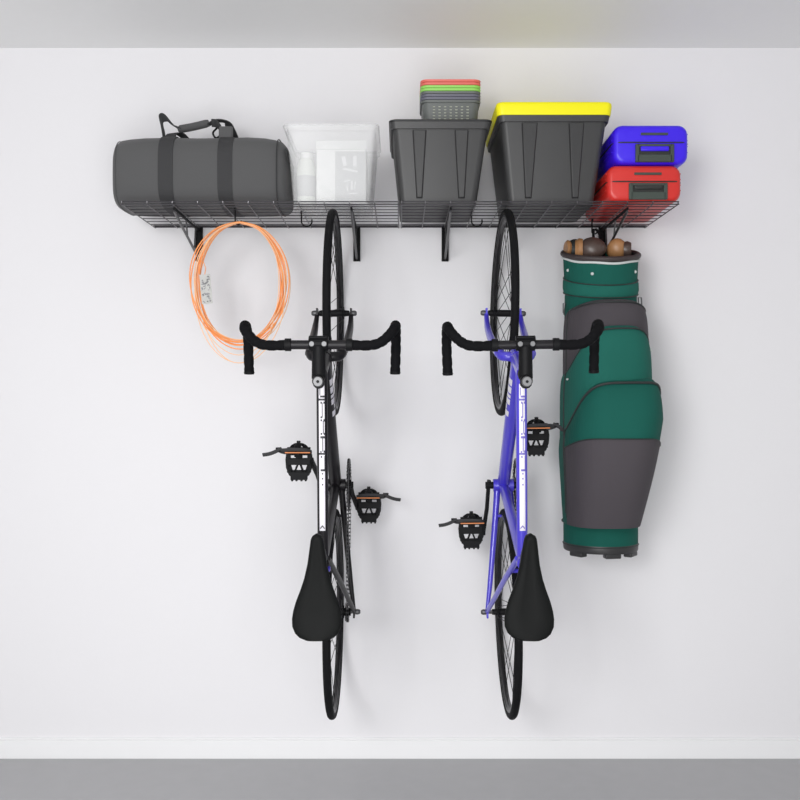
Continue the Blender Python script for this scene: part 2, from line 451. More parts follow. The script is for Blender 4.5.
    rings = []
    for x, hw in tab:
        ring = []; n = 28; uu = -.357 - x
        dip = .007 * math.sin(PI * min(x / .28, 1)); top = .962 - dip + (.012 * (x / .28) ** 2)
        for j in range(n):
            a = 2 * PI * j / n; ca, sn = math.cos(a), math.sin(a)
            hgt = .016 if sn > 0 else .03 - .012 * (x / .28)
            groove = -.004 * math.exp(-(ca / .22) ** 2) * (1 if .03 < x < .24 else 0) if sn > 0 else 0
            ring.append(P(hw * math.copysign(abs(ca) ** .8, ca), top - .01 + hgt * math.copysign(abs(sn) ** .75, sn) * (1 if x > .004 else .5) + groove, uu))
        rings.append(ring)
    sd = MB().loft(rings).build('saddle', 'saddle', t, sharp=80); sd.matrix_local = Matrix.Translation(P(gshift[0], .95, -.5)) @ Matrix.Rotation(-syaw * -1, 4, 'Y') @ Matrix.Translation(-P(0, .95, -.5))
    m = MB()
    for s in (-1, 1):
        m.tube(smooth_path([P(s * .006, .94, -.375), P(s * .02, .925, -.42), P(s * .022, .925, -.52), P(s * .04, .945, -.60)], 5), .0035, 8)
    m.build('saddle_rails', 'steel', sd)
    # cranks
    cu, cv = crank   # right crank offset
    m = MB()
    sp = MB().lathe([(-.06, .004), (-.06, .012), (.06, .012), (.06, .004)], P(0, *BB), 'X', 16).build('crank_spindle', 'blackmetal', t)
    for s in (-1, 1):
        e = (BB[0] + s * cv, BB[1] + s * cu)
        m = MB().tube([P(s * .048, BB[0] - s * cv * .1, BB[1] - s * cu * .1), P(s * .050, *BB), P(s * .055, BB[0] + s * cv * .5, BB[1] + s * cu * .5), P(s * .066, *e), P(s * .066, e[0] + s * cv * .07, e[1] + s * cu * .07)], 0, 10, flat=(.0065, .0115), up=(1, 0, 0))
        m.build('crank_arm', 'blackmetal', t, sharp=50)
        # pedal: cage, toe clip, strap
        pc = Vector(P(s * .108, *e))
        pd = MB()
        hw = .039
        ringp = [(-.030, -.046), (-.039, -.020), (-.041, .010), (-.039, .030), (-.028, .036), (.028, .036), (.039, .030), (.041, .010), (.039, -.020), (.030, -.046), (.015, -.053), (-.015, -.053)]
        pd.tube([(a * .95, 0, b) for a, b in ringp], 0, 6, closed=True, flat=(.009, .0055), up=(0, 1, 0))
        pd.box((0, 0, .003), (.074, .018, .026)); pd.box((0, 0, .034), (.072, .016, .016)); pd.box((0, 0, .018), (.022, .016, .024))
        pd.box((-.033, 0, .018), (.012, .016, .024)); pd.box((.033, 0, .018), (.012, .016, .024))
        pd.box((-.033, 0, -.022), (.011, .014, .034)); pd.box((.033, 0, -.022), (.011, .014, .034)); pd.box((0, 0, -.035), (.06, .014, .012))
        pd.box((0, 0, -.044), (.06, .018, .016)); pd.box((0, 0, -.058), (.054, .018, .016))
        for k, sl in ((-.026, -.15), (-.009, .18), (.009, -.18), (.026, .15)):
            pd.box((k, 0, -.022), (.006, .014, .034), Matrix.Rotation(sl * 1.8, 3, 'Y'))
        for k in (-.022, -.008, .008, .022): pd.box((k, 0, -.067), (.006, .018, .008))
        pd.cyl((-s * .045, 0, 0), (-s * .03, 0, 0), .007, 10)
        for vv in range(len(pd.v)): pd.v[vv] = Vector((pd.v[vv].x, pd.v[vv].y, pd.v[vv].z * .86)) + pc
        po = pd.build('pedal', 'blackmetal', t, sharp=40, bevel=.001, segs=1)
        tc = MB()
        tc.tube(smooth_path([pc + Vector(q) for q in ((-.026, .0, .03), (-.024, -.006, .048), (-.008, -.016, .058), (-.005, -.04, .05), (-.004, -.055, .02))], 4), 0, 8, flat=(.002, .006), up=(0, -1, .4))
        tc.tube(smooth_path([pc + Vector(q) for q in ((.026, .0, .03), (.024, -.006, .048), (.008, -.016, .058), (.005, -.04, .05), (.004, -.055, .02))], 4), 0, 8, flat=(.002, .006), up=(0, -1, .4))
        tc.box(pc + Vector((0, -.014, .058)), (.012, .01, .024))
        tc.box(pc + Vector((0, -.006, .040)), (.074, .016, .018))
        tc.build('toe_clip', 'blackmetal', po, bevel=.0008, segs=1)
        sx = s; tl = not (paint == 'blue' and s == 1)
        loop = smooth_path([pc + Vector(q) for q in ((-sx * .04, -.008, .034), (-sx * .041, -.03, .036), (-sx * .024, -.05, .042), (sx * .012, -.052, .044), (sx * .044, -.045, .042), (sx * .062, -.03, .040), (sx * .05, -.015, .033), (sx * .034, -.008, .031))], 5)
        tm = MB().tube(loop, 0, 8, flat=(.0018, .0055), up=(0, 0, 1))
        tm.v = tm.v; tm2 = MB(); tm2.tube(loop, 0, 8, flat=(.0055, .0018), up=(0, -.35, 1))
        tail = smooth_path([pc + Vector(q) for q in ((sx * .05, -.045, .047), (sx * .072, -.045, .036), (sx * (.092 if tl else .078), -.043, .029), (sx * (.112 if tl else .084), -.04, .026))], 5)
        tm2.tube(tail, 0, 8, flat=(.0062, .0018), up=(0, -.35, 1))
        tm2.build('toe_strap', 'strap', po)
        MB().box(pc + Vector((sx * .062, -.04, .043)), (.016, .012, .014)).build('buckle', 'blackmetal', po, bevel=.002)
        MB().box(pc + Vector((-sx * .001, -.056, .034)), (.080, .003, .0036)).build('orange_band', 'orange', po, bevel=.0008)
    # chainring, chain, sprocket
    rr = .086; cw = .045
    m = MB(); n = 42; a0 = []
    prof = []
    for i in range(n * 4):
        a = 2 * PI * i / (n * 4); r = rr + (.0045 if i % 4 in (1, 2) else -.002); prof.append((r, a))
    for w in (cw - .0016, cw + .0016): a0.append([P(w, BB[0] + r * math.cos(a), BB[1] + r * math.sin(a)) for r, a in prof])
    inn = [[P(w, BB[0] + .068 * math.cos(a), BB[1] + .068 * math.sin(a)) for r, a in prof] for w in (cw + .0016, cw - .0016)]
    m.loft([a0[0], a0[1], inn[0], inn[1]], closed=True)
    for i in range(5):
        a = 2 * PI * i / 5 + .3
        m.tube([P(cw, *BB), P(cw, BB[0] + .074 * math.cos(a), BB[1] + .074 * math.sin(a))], 0, 6, flat=(.002, .008), up=(1, 0, 0))
    m.build('chainring', 'blackmetal', t)
    rc = .031
    path = []
    D = Vector((RH[0] - BB[0], RH[1] - BB[1])); L = D.length; ang = math.atan2(D.y, D.x)
    off = math.acos((rr - rc) / L)
    for i in range(41):
        a = ang + off + (2 * PI - 2 * off) * i / 40; path.append(Vector((BB[0] + rr * math.cos(a), BB[1] + rr * math.sin(a))))
    for i in range(17):
        a = ang - off + 2 * off * i / 16; path.append(Vector((RH[0] + rc * math.cos(a), RH[1] + rc * math.sin(a))))
    path.append(path[0].copy())
    acc = [0]
    for a, b in zip(path, path[1:]): acc.append(acc[-1] + (b - a).length)
    tot = acc[-1]; N = int(tot / .0127) // 2 * 2; pt = []
    k = 0
    for i in range(N):
        d = tot * i / N
        while acc[k + 1] < d: k += 1
        f = (d - acc[k]) / (acc[k + 1] - acc[k]); pt.append(path[k].lerp(path[k + 1], f))
    m = MB()
    for i in range(N):
        a, b = pt[i], pt[(i + 1) % N]; w = .0036 if i % 2 else .0024
        for s in (-1, 1): m.tube([P(cw + s * w, *a), P(cw + s * w, *b)], 0, 6, flat=(.0007, .0042), up=(1, 0, 0))
        m.cyl(P(cw - .0042, *a), P(cw + .0042, *a), .0028, 6)
    m.build('chain', 'steel', t)
    m = MB(); 
    for w, r0 in ((cw, rc), (cw - .006, rc - .004)):
        prof = [(r0 + (.003 if i % 4 in (1, 2) else -.003), 2 * PI * i / 72) for i in range(72)]
        m.loft([[P(w + dw, RH[0] + r * math.cos(a), RH[1] + r * math.sin(a)) for r, a in prof] for dw in (-.0014, .0014)])
    m.cyl(P(.02, *RH), P(.055, *RH), .013, 14)
    m.build('sprocket', 'blackmetal', t)
    return t
WP = None
bike(-.218, 0, 0, 'gloss', 'black road bicycle with drop handlebars hanging left of the blue one', (-.087, -.146), (-.003, 0, 0))
bike(.348, R(-.85), R(2.0), 'blue', 'blue road bicycle with drop handlebars hanging beside the green golf bag', (.160, .04), (0, 0, 0), R(-.6), R(2))

# ------------------------------------------------------------------ duffel bag
def duffel():
    x0, x1 = -.955, -.374; y0 = -.23; z0 = DZ + .006
    t = empty('duffel_bag', ((x0 + x1) / 2, y0, z0), 'charcoal duffel bag with two webbing straps on the left end of the shelf', 'bag')
    cx = (x0 + x1) / 2
    hd, hh = .155, .12
    def sect(x, k=1.0, off=0.0, a0=0, a1=2 * PI, n=40):
        out = []
        for j in range(n):
            a = a0 + (a1 - a0) * j / (n if a1 - a0 > 6 else n - 1)
            ca, sn = math.cos(a), math.sin(a); e = .62
            w = math.copysign(abs(ca) ** e, ca) * (hd * k + off); h = math.copysign(abs(sn) ** e, sn) * (hh * k + off)
            if sn < 0: h = math.copysign(abs(sn) ** .45, sn) * (hh * (k * .3 + .7) + off * .3)
            sag = .0015 * math.sin(x * 23) + .001 * math.sin(x * 57 + 2 * a)
            out.append(Vector((x - cx, w, hh + h + (sag if sn > 0 else 0))))
        return out
    prof = [(0, .55), (.004, .72), (.012, .84), (.03, .93), (.06, .975), (.11, 1), (.2, 1), (.28, .992), (.36, 1), (.45, 1), (.505, .985), (.54, .95), (.562, .89), (.574, .78), (.58, .62)]
    body = MB().loft([sect(x0 + a, k) for a, k in prof]).build('body', 'duffel', t, sharp=70)
    MB().tube(sect(x1 - .03, .955, .001), .002, 6, closed=True).build('seam_piping', 'strap', body)
    MB().tube(sect(x0 + .02, .9, .001), .0015, 6, closed=True).build('seam_piping', 'duffel', body)
    for xa in (-.766, -.572):
        m = MB(); rings = []
        s1 = sect(xa - .024, 1, .003); s2 = sect(xa + .024, 1, .003); s3 = sect(xa + .024, 1, -.004); s4 = sect(xa - .024, 1, -.004)
        m.loft([s1, s2, s3, s4], closed=True)
        m.build('webbing_strap', 'strap', t, sharp=50)
    def L(px, py, d): return W(px, py, d) - Vector((cx, y0, z0))
    m = MB()
    # front handle: left loop up, grip, down to the right strap
    m.tube(smooth_path([L(165, 143, .30), L(163, 130, .28), L(161, 119, .25), L(166, 118, .22), L(173, 125, .2), L(182, 130, .20)], 5), 0, 8, flat=(.002, .016), up=(1, 0, .4))
    m.tube(smooth_path([L(170, 141, .30), L(172, 134, .26), L(180, 134, .22), L(186, 139, .2)], 5), 0, 8, flat=(.002, .018), up=(0, 0, 1))
    m.build('carry_handle', 'strap', t); m = MB()
    m.tube(smooth_path([L(208, 125, .2), L(216, 121, .2), L(226, 122, .2), L(231, 130, .18), L(235, 140, .15)], 5), 0, 8, flat=(.003, .016), up=(0, 0, 1))
    m.tube(smooth_path([L(212, 123, .22), L(217, 124, .24), L(222, 131, .28), L(224, 142, .31)], 5), 0, 8, flat=(.003, .014), up=(1, 0, 0))
    m.build('carry_handle', 'strap', t)
    m = MB().tube(smooth_path([L(178, 129.5, .2), L(192, 127, .2), L(209, 123, .2)], 4), [.008] + [.0135] * 7 + [.011], 14)
    m.build('handle_wrap', 'duffel', t)
    m = MB().tube(smooth_path([L(217, 128, .24), L(213, 133, .24), L(216, 138, .24), L(221, 135, .24)], 5), .0035, 8); m.build('handle_snap', 'blackmetal', t)
    m = MB().box(L(226, 135, .32), (.046, .02, .055)); m.build('strap_loop', 'duffel', t, bevel=.005)
    m = MB().tube(smooth_path([Vector((x1 - cx - .004, -.12, .19)), Vector((x1 - cx + .006, -.10, .165)), Vector((x1 - cx + .006, .02, .155))], 5), 0, 8, flat=(.002, .012), up=(1, 0, 0))
    m.build('end_handle', 'strap', t)
duffel()

# ------------------------------------------------------------------ storage bins
def bin_(x0t, x1t, x0b, x1b, zt, m_, label, lid=None, name='storage_bin', df=.415, db=.03, wall_t=.004, taper=.03):
    cx = (x0b + x1b) / 2; z0 = DZ + .006; cy = -(df + db) / 2
    t = empty(name, (cx, cy, z0), label, 'bin', None)
    h = zt - z0; hd = (df - db) / 2
    def rr(z, ins=0, out=0):
        f = z / h; a = x0b + (x0t - x0b) * f; b = x1b + (x1t - x1b) * f
        return rrect((a + b) / 2 - cx, 0, (b - a) / 2 - ins + out, hd - taper * (1 - f) - ins + out, .022, z)
    mb = MB().loft([rr(0), rr(.006, -.0), rr(h - .022), rr(h - .022, 0, .007), rr(h, 0, .008), rr(h, wall_t), rr(.006, wall_t)])
    mb.build('body', m_, t, sharp=40)
    return t, rr, h, cx, cy, z0, hd, taper
def ribs(t, rr, h, hd, taper, cx, list_, m_):
    for (a0, a1, b0, b1, zb) in list_:
        mb = MB()
        def fy(z): return -(hd - taper * (1 - z / h))
        zt = h - .026
        pts = [(a0, zt), (a1, zt), (b1, zb), (b0, zb)]
        vs = [Vector((x - cx, fy(z) + .003, z)) for x, z in pts] + [Vector((x - cx + (.004 if i in (0, 3) else -.004), fy(z) - .007, z + (.004 if i > 1 else 0))) for i, (x, z) in enumerate(pts)]
        mb.add(vs, [(0, 1, 2, 3), (4, 5, 6, 7), (0, 1, 5, 4), (1, 2, 6, 5), (2, 3, 7, 6), (3, 0, 4, 7)])
        mb.build('rib', m_, t, bevel=.002)
k = lambda px, d: (px - 400) * (CAMD - d) / FPX
zz = lambda py, d: H + (400 - py) * (CAMD - d) / FPX
# clear bin
t, rr, h, cx, cy, z0, hd, tp = bin_(k(285.5, .4), k(376, .4), k(292, .4), k(370, .4), zz(124, .4), 'clear', 'clear plastic bin holding white containers, beside the duffel bag', df=.40, db=.06, wall_t=.0025)
MB().tube(rr(h - .004, 0, .009), .0022, 6, closed=True).build('rim', 'clear', t)
# contents
c = W(342, 200, .30)
ct = empty('carton', (c.x, -.28, z0 + .01), 'white carton with a grey label inside the clear bin', 'carton')
MB().box((0, 0, .09), (.165, .12, .18)).build('box', 'carton', ct, bevel=.003)
m = MB().add([(-.083, -.06, .18), (.083, -.06, .18), (.083, -.075, .205), (-.083, -.075, .205), (-.083, -.058, .18), (.083, -.058, .18), (.083, -.073, .206), (-.083, -.073, .206)], [(0, 1, 2, 3), (4, 5, 6, 7), (0, 1, 5, 4), (2, 3, 7, 6), (0, 3, 7, 4), (1, 2, 6, 5)])
m.build('flap', 'carton', ct)
MB().box((.03, -.0615, .09), (.10, .003, .165)).build('label_panel', 'cartong', ct)
m = MB()
for i, (a, b, w_, h_) in enumerate(((.01, .14, .012, .03), (.045, .14, .012, .035), (.03, .11, .05, .006), (.02, .075, .02, .004), (.035, .06, .006, .03), (.045, .06, .004, .025), (.02, .05, .004, .02), (.04, .033, .03, .004))):
    m.box((a, -.0635, b), (w_, .002, h_), Matrix.Rotation(.2 * (i % 3 - 1), 3, 'Y'))
m.build('print', 'wall', ct)
c = W(306, 200, .30)
bt = empty('bottle', (c.x, -.29, z0 + .01), 'pale plastic bottle inside the clear bin, left of the carton', 'bottle')
MB().lathe([(0, .0), (0, .028), (.005, .031), (.12, .031), (.15, .026), (.158, .02)], (0, 0, 0), 'Z', 24).build('body', 'bottle', bt)
MB().lathe([(.158, .0215), (.178, .0215), (.18, .0)], (0, 0, 0), 'Z', 20).build('cap', 'carton', bt)
MB().lathe([(.03, .0318), (.1, .0318)], (0, 0, 0), 'Z', 24).build('label_band', 'cartong', bt)
# open black bin with basket stack
t, rr, h, cx, cy, z0, hd, tp = bin_(k(392, .415), k(489, .415), k(400, .4), k(477, .4), zz(122, .415), 'plastic', 'charcoal storage bin with the stack of baskets on top', name='storage_bin')
ribs(t, rr, h, hd, tp, cx, [(k(412, .41), k(427, .41), k(416, .4), k(423, .4), .016), (k(454, .41), k(469, .41), k(458, .4), k(465.5, .4), .016)], 'plasticd')
MB().loft([rr(h + .001, 0, .010), rr(h + .005, 0, .010), rr(h + .008, 0, .004)]).build('lid', 'plasticd', t, bevel=.001)
lidz = z0 + h + .0085
# yellow-lidded bin
t, rr, h, cx, cy, z0, hd, tp = bin_(k(500, .415), k(608, .415), k(509, .4), k(595, .4), zz(115, .415), 'plastic', 'charcoal storage bin with a bright yellow lid')
ribs(t, rr, h, hd, tp, cx, [(k(521, .41), k(538, .41), k(525, .4), k(532.5, .4), .016), (k(568, .41), k(584.5, .41), k(572, .4), k(579.5, .4), .016)], 'plasticd')
MB().loft([rr(h - .002, 0, .0105), rr(h + .028, 0, .010), rr(h + .036, 0, .008), rr(h + .04, 0, .004)]).build('lid', 'yellow', t, bevel=.002, label='bright yellow lid')

# baskets nested upright on the lid
bx, by = k(450.5, .30), -.235
def basket(i, m_, label):
    zb = lidz + .0005 + i * .0098; hh = .088; hw, hd2 = .100, .085
    t = empty('basket', (bx, by, zb), label, 'basket', 'nested baskets on top of the black bin')
    r = lambda z, ins: rrect(0, 0, hw - ins, hd2 - ins, .025, z, 5)
    ins0 = .012
    m = MB().loft([r(0, ins0), r(.002, ins0 - .001), r(hh, .004), r(hh, .0062), r(.0022, ins0 + .0012)])
    m.build('body', m_, t)
    MB().loft([r(hh - .003, .0005), r(hh + .0045, -.0015), r(hh + .0045, .006), r(hh - .003, .006)], closed=True).build('rim', m_, t, bevel=.001)
    if i == 0:
        m = MB()
        for a in range(7):
            for b in range(7):
                z = .012 + b * .0098
                y = -(hd2 - ins0 + (ins0 - .004) * z / hh) - .0008
                m.box((-.056 + a * .0187, y, z), (.0075, .003, .0028))
        o = m.build('perforations', 'hole', t)
        o['label'] = 'rows of small slots in the front of the basket'
BL = [('bgrey', 'grey perforated basket, bottom of the nested stack'), ('bslate', 'slate grey basket, second from the bottom of the nested stack'), ('bslate', 'slate grey basket, third from the bottom of the nested stack'),
      ('bgrey', 'grey basket directly below the lime ones in the stack'), ('bgreen', 'lime green basket, lower of the two lime ones'), ('bgreen', 'lime green basket, upper of the two lime ones'),
      ('bred', 'coral red basket, lower of the two red ones'), ('bred', 'coral red basket, topmost of the nested stack')]
for i, (a, b) in enumerate(BL): basket(i, a, b)

# ------------------------------------------------------------------ suitcases
def case(x0, x1, z0, z1, col, label, df=.42, db=.04):
    cx = (x0 + x1) / 2; hw = (x1 - x0) / 2; hz = (z1 - z0) / 2; hd = (df - db) / 2; cy = -(df + db) / 2
    t = empty('suitcase', (cx, cy, z0), label, 'suitcase', 'hard suitcases at the right end of the shelf')
    rad = .032
    def ring(y, ins):
        return [Vector((q.x, y, q.y)) for q in rrect(0, hz, hw - ins, hz - ins, max(rad - ins * .5, .012), 0, 8)]
    prof = [(-hd, .016), (-hd + .003, .008), (-hd + .009, .003), (-hd + .02, 0), (hd - .02, 0), (hd - .006, .004), (hd, .016)]
    # grooves along the depth for the shell's ribs
    MB().loft([ring(y, i) for y, i in prof]).build('shell', col, t, sharp=50)
    for s in (-1, 1):
        m = MB()
        for zq in (.3, .45, .6, .75):
            m.tube([(s * (hw + .0), -hd + .02, 2 * hz * zq + .004), (s * (hw + .0), hd - .03, 2 * hz * zq + .004)], .0022, 6)
        m.build('side_ridges', col, t)
    zs = hz * 1.08
    m = MB().tube([Vector((q.x, q.y, zs)) for q in rrect(0, 0, hw + .0005, hd + .0005, .03, 0, 8)], 0, 6, closed=True, flat=(.002, .003), up=(0, 0, 1))
    m.build('zip_seam', 'handle', t)
    m = MB().box((.01, -hd - .0005, hz * 1.5), (.088, .005, .008)); m.build('latch_bar', 'handleg', t, bevel=.001)
    # recessed pull handle
    hx = .01; w, hb, ht = .056, .006, hz * .98
    fz = (hb + ht) / 2
    m = MB()
    m.box((hx - w, -hd - .003, fz), (.012, .012, ht - hb)); m.box((hx + w, -hd - .003, fz), (.012, .012, ht - hb))
    m.box((hx, -hd - .003, ht - .004), (2 * w, .012, .008)); m.box((hx, -hd - .003, hb + .012), (2 * w, .012, .024))
    m.build('handle_frame', 'handleg', t, bevel=.002)
    MB().box((hx, -hd - .0006, fz + .01), (2 * w - .012, .004, ht - hb - .03)).build('handle_recess', 'handle', t)
    MB().box((hx, -hd - .006, fz + .014), (2 * w - .02, .008, .016)).build('pull_handle', col if col == 'bluec' else 'handle', t, bevel=.004)
    return t
s4 = .42
case(k(607.5, s4), k(682, s4), DZ + .006, zz(164.5, s4), 'red', 'red hard suitcase lying under the blue one')
case(k(613.5, s4), k(689, s4), zz(164.5, s4) + .001, zz(124, s4), 'bluec', 'blue hard suitcase lying on top of the red one')

# ------------------------------------------------------------------ cable coil
def coil():
    d = .30; top = W(239, 223, d)
    t = empty('cable_coil', top, 'coil of orange extension cable hanging from a hook at the left', 'cable')
    cx = W(241, 290, d).x - top.x
    rx = 47.5 * (CAMD - d) / FPX; pxm = (CAMD - d) / FPX
    rnd = random.Random(3)
    def loop(rxp, ryp, dx, ph, sag=0, yoff=0, y0=0):
        pts = []; n = 56
        for i in range(n):
            a = 2 * PI * i / n + PI / 2
            r1 = 1 + .018 * math.sin(2 * a + ph) + .012 * math.sin(3 * a + ph * 2)
            x = dx + rxp * math.cos(a) * r1; z = ryp * math.sin(a) - ryp
            f = (1 - math.sin(a)) / 2
            if sag: z -= sag * f ** 3
            # all loops pass together over the hook
            g = math.exp(-((a - PI / 2) % (2 * PI) if (a - PI / 2) % (2 * PI) < PI else 2 * PI - (a - PI / 2) % (2 * PI)) ** 2 / .05)
            x = x * (1 - g * .5)
            pts.append(Vector((x * pxm, yoff + .006 * math.sin(a + ph) * (1 - g), (z + y0 - g * 0) * pxm)))
        return pts
    m = MB()
    for i in range(8):
        ph = i * .75
        m.tube(loop(41 + 10 * rnd.random(), 55 + 8.0 * rnd.random(), 3.0 * rnd.random() - .8, ph, 0, (i % 4 - 1.5) * .006, (i % 3) * .5), .0022, 6, closed=True)
    m.build('thick_cable', 'cable', t)
    m = MB()
    for i, (rx_, ry_, dx, sg) in enumerate(((45, 58, 2, 1), (43, 62, 0, 8), (48, 60, 3, 2), (46, 66, 1, 8), (41, 60, 0, 20))):
        m.tube(loop(rx_, ry_, dx, i * 1.3 + .4, sg, (i % 3 - 1) * .009, 0), .0015, 6, closed=True)
    m.build('thin_cable', 'cablel', t)
    tg = MB(); a = W(206, 289, d + .035) - top
    rot = Matrix.Rotation(R(-5), 3, 'Y')
    tg.box(a, (.036, .0015, .098), rot); to = tg.build('paper_tag', 'tag', t, label='white printed tag')
    mk = MB(); rnd = random.Random(5)
    for i in range(34):
        q = Vector(((rnd.random() - .5) * .026, -.0012, (rnd.random() - .5) * .085))
        mk.box(a + rot @ q, (.003 + .006 * rnd.random(), .0006, .002 + .004 * rnd.random()), Matrix.Rotation(rnd.random() * 3, 3, 'Y'))
    mk.build('print', 'steel', to)
    MB().tube([a + Vector((-.004, 0, .048)), a + Vector((-.002, .005, .07)), a + Vector((-.012, .018, .092)), a + Vector((-.03, .03, .098))], .0015, 6).build('tag_tie', 'cable', t)
coil()

# ------------------------------------------------------------------ golf bag
def golf():
    X = .69; dc = .215
    ztop, zbot = H + .475, H - .515
    t = empty('golf_bag', (X, -dc, zbot), 'green and grey golf bag hanging from the right end of the shelf', 'golf bag')
    Z = lambda py, d=.36: (400 - py) * (CAMD - d) / FPX + H - zbot
    rx, ry = .126, .125
    def ell(z, k=1.0, sag=0.0, n=48, ky=None):
        ky = ky or k
        return [Vector((rx * k * math.cos(a), ry * ky * math.sin(a), z + sag * math.sin(a))) for a in [2 * PI * j / n for j in range(n)]]
    body = MB().loft([ell(Z(550)), ell(Z(527), 1.0), ell(Z(460), .99), ell(Z(330), .98), ell(Z(290), .965)]).build('body', 'green', t)
    MB().loft([ell(Z(556), .985), ell(Z(555), 1.0), ell(Z(549), 1.01), ell(Z(547), .99)]).build('base', 'plasticd', t)
    for a in (-PI / 2 - .95, -PI / 2 + .0 + .15, -PI / 2 + .95, PI / 2 - .6, PI / 2 + .6):
        m = MB().box((rx * .86 * math.cos(a), ry * .86 * math.sin(a), Z(558)), (.055, .03, .016), Matrix.Rotation(a + PI / 2, 3, 'Z'))
        m.build('foot', 'plasticd', t, bevel=.004)
    MB().tube(ell(Z(526.5), 1.02), .0045, 8, closed=True).build('base_piping', 'pipe', t)
    MB().tube(ell(Z(549.5), 1.01), .002, 8, closed=True).build('base_edge', 'pipe', t)
    # open cuff
    Zb = Z
    Z = lambda py, d=.36: Zb(py, d) + .028
    sg = .036
    cuff = MB().loft([ell(Z(297), .975, sg * .6), ell(Z(283), .98, sg), ell(Z(259), 1.01, sg), ell(Z(259), .95, sg), ell(Z(290), .92, sg)], caps=False).build('cuff', 'green', t)
    MB().loft([ell(Z(297), .99, sg * .8), ell(Z(292), 1.02, sg), ell(Z(285), 1.015, sg), ell(Z(282), .985, sg), ell(Z(282), .96, sg), ell(Z(297), .95, sg)], closed=True).build('cuff_band', 'greenl', cuff)
    for zq, sgq in ((282, sg), (297, sg * .8)):
        MB().tube(ell(Z(zq), 1.0, sgq), .002, 6, closed=True).build('cuff_piping', 'pipe', cuff)
    MB().tube([q + Vector((0, 0, .0015 * math.sin(i * .8))) for i, q in enumerate(ell(Z(260), 1.02, sg))], .0042, 8, closed=True).build('white_piping', 'pipew', t)
    MB().tube(ell(Z(256), 1.01, sg), .0095, 10, closed=True).build('rim', 'rimb', t)
    MB().loft([ell(Z(275), .9, 0), ell(Z(274), .9, 0)]).build('club_divider', 'pipe', t)
    for a in (-PI / 2 - .42, -PI / 2 + .95, -PI / 2 - 1.25):
        p = Vector((rx * .998 * math.cos(a), ry * .998 * math.sin(a), Z(271) + sg * math.sin(a)))
        MB().lathe([(-.004, .001), (-.003, .004), (.0, .0055), (.002, .0055)], (0, 0, 0), 'Y', 12).build('snap_stud', 'pipew', t).matrix_local = Matrix.Translation(p) @ Matrix.Rotation(a + PI / 2, 4, 'Z')
    Z = Zb
    # D rings
    for s, py in ((-1, 306), (1, 300)):
        xx = s * (rx + .003); z = Z(py)
        m = MB().tube([(xx - .004 * s, -.02, z + .022), (xx + .004 * s, -.03, z + .02), (xx + .005 * s, -.034, z - .01), (xx, -.03, z - .018), (xx - .001 * s, -.012, z - .015)], .0022, 8, closed=True)
        m.build('d_ring', 'silver', t)
    # pockets: swollen panels
    def pocket(name, m_, zt, zb, xl, xr, d0, bulge, mpar, arch=.0, pz=3.2, px=2.6, parent=t, zt2=None, off=0.0, panel=None, skew=0.0, botw=None, backd=.18, drop=(.02, .02, .2, 2.2)):
        def fn(a, b):
            th = PI * a                      # across, from left side over the front to the right side
            v = math.sin(PI / 2 * b) if panel is None else b
            c = -math.cos(th); dl, dr, pk, pw = drop
            dz = dl * (max(0, pk - c) / (1 + pk)) ** pw + dr * (max(0, c - pk) / (1 - pk)) ** pw
            if panel is not None: v = v * min(.9, (panel(c) - zb) / (zt - dz - zb))
            v = min(v, .9999)
            z = zb + (zt - dz - zb) * v
            top = min(1, max(0, 1 - v)) ; 
            prof = (1 - v ** pz) ** (1 / pz) if v < 1 else 0
            low = (.50 + .50 * math.sin(PI / 2 * min(1, v / .62))) if mpar else 1
            wl, wr = xl, xr
            if botw: wl, wr = wl + botw[0] * (1 - min(1, v * 1.3)), wr + botw[1] * (1 - min(1, v * 1.3))
            shr = .30 + .70 * prof
            cxx = (wl + wr) / 2; hwx = (wr - wl) / 2
            ca, sn = math.cos(th), math.sin(th)
            x = cxx - hwx * math.copysign(abs(ca) ** (2 / px), ca) * (1 - .0 * (1 - prof)) * (prof ** .28 if prof > 0 else 0)
            z2 = z
            y = -(d0 + bulge * (sn ** (2 / px) if sn > 0 else 0) * (prof ** .9) * low - backd * (1 - (sn ** (2 / px) if sn > 0 else 0)) * .55) 
            n = Vector((0, -off, 0)) + Vector((-ca * off * .8, 0, 0))
            return Vector((x, y, z2)) + n
        return fn
    def mkp(name, m_, parent, fn, nu=36, nv=26):
        return MB().surf(fn, nu, nv).build(name, m_, parent, sharp=70)
    def edge(fn, b, r, name, parent, m_='pipe', n=40, a0=.06, a1=.95):
        off_ = Vector((0, -r * .8, r * .6))
        path = [fn(a0, b * i / 12) for i in range(1, 12)] + [fn(a0 + (a1 - a0) * i / n, b) for i in range(n + 1)] + [fn(a1, b * i / 12) for i in range(11, 0, -1)]
        return MB().tube([p + off_ for p in path], r, 8).build(name, m_, parent)
    f1 = pocket('p1', 'grey', Z(299), Z(430), -.130, .150, .10, .10, False, pz=6, drop=(.02, .03, .1, 2.6))
    p1 = mkp('upper_pocket', 'grey', t, f1)
    f2 = pocket('p2', 'green', Z(324, .44), Z(445), -.142, .152, .11, .15, False, pz=6, drop=(.15, .07, .2, 3.2))
    p2 = mkp('middle_pocket', 'greenl', t, f2)
    edge(f2, .82, .003, 'pocket_piping', p2)
    edge(f1, .84, .0026, 'pocket_piping', p1)
    KW = dict(pz=6.0, px=2.9, botw=(.016, -.070), drop=(.17, .07, .3, 4.2))
    f3 = pocket('p3', 'green', Z(376, .46), Z(526), -.149, .180, .12, .185, True, **KW)
    p3 = mkp('lower_pocket', 'green', t, f3, 44, 36)
    f4 = pocket('p3', 'grey', Z(376, .46), Z(526), -.149, .180, .12, .185, True, off=.0035, panel=lambda c: Z(439, .47) - .04 * abs(c) ** 5, **KW)
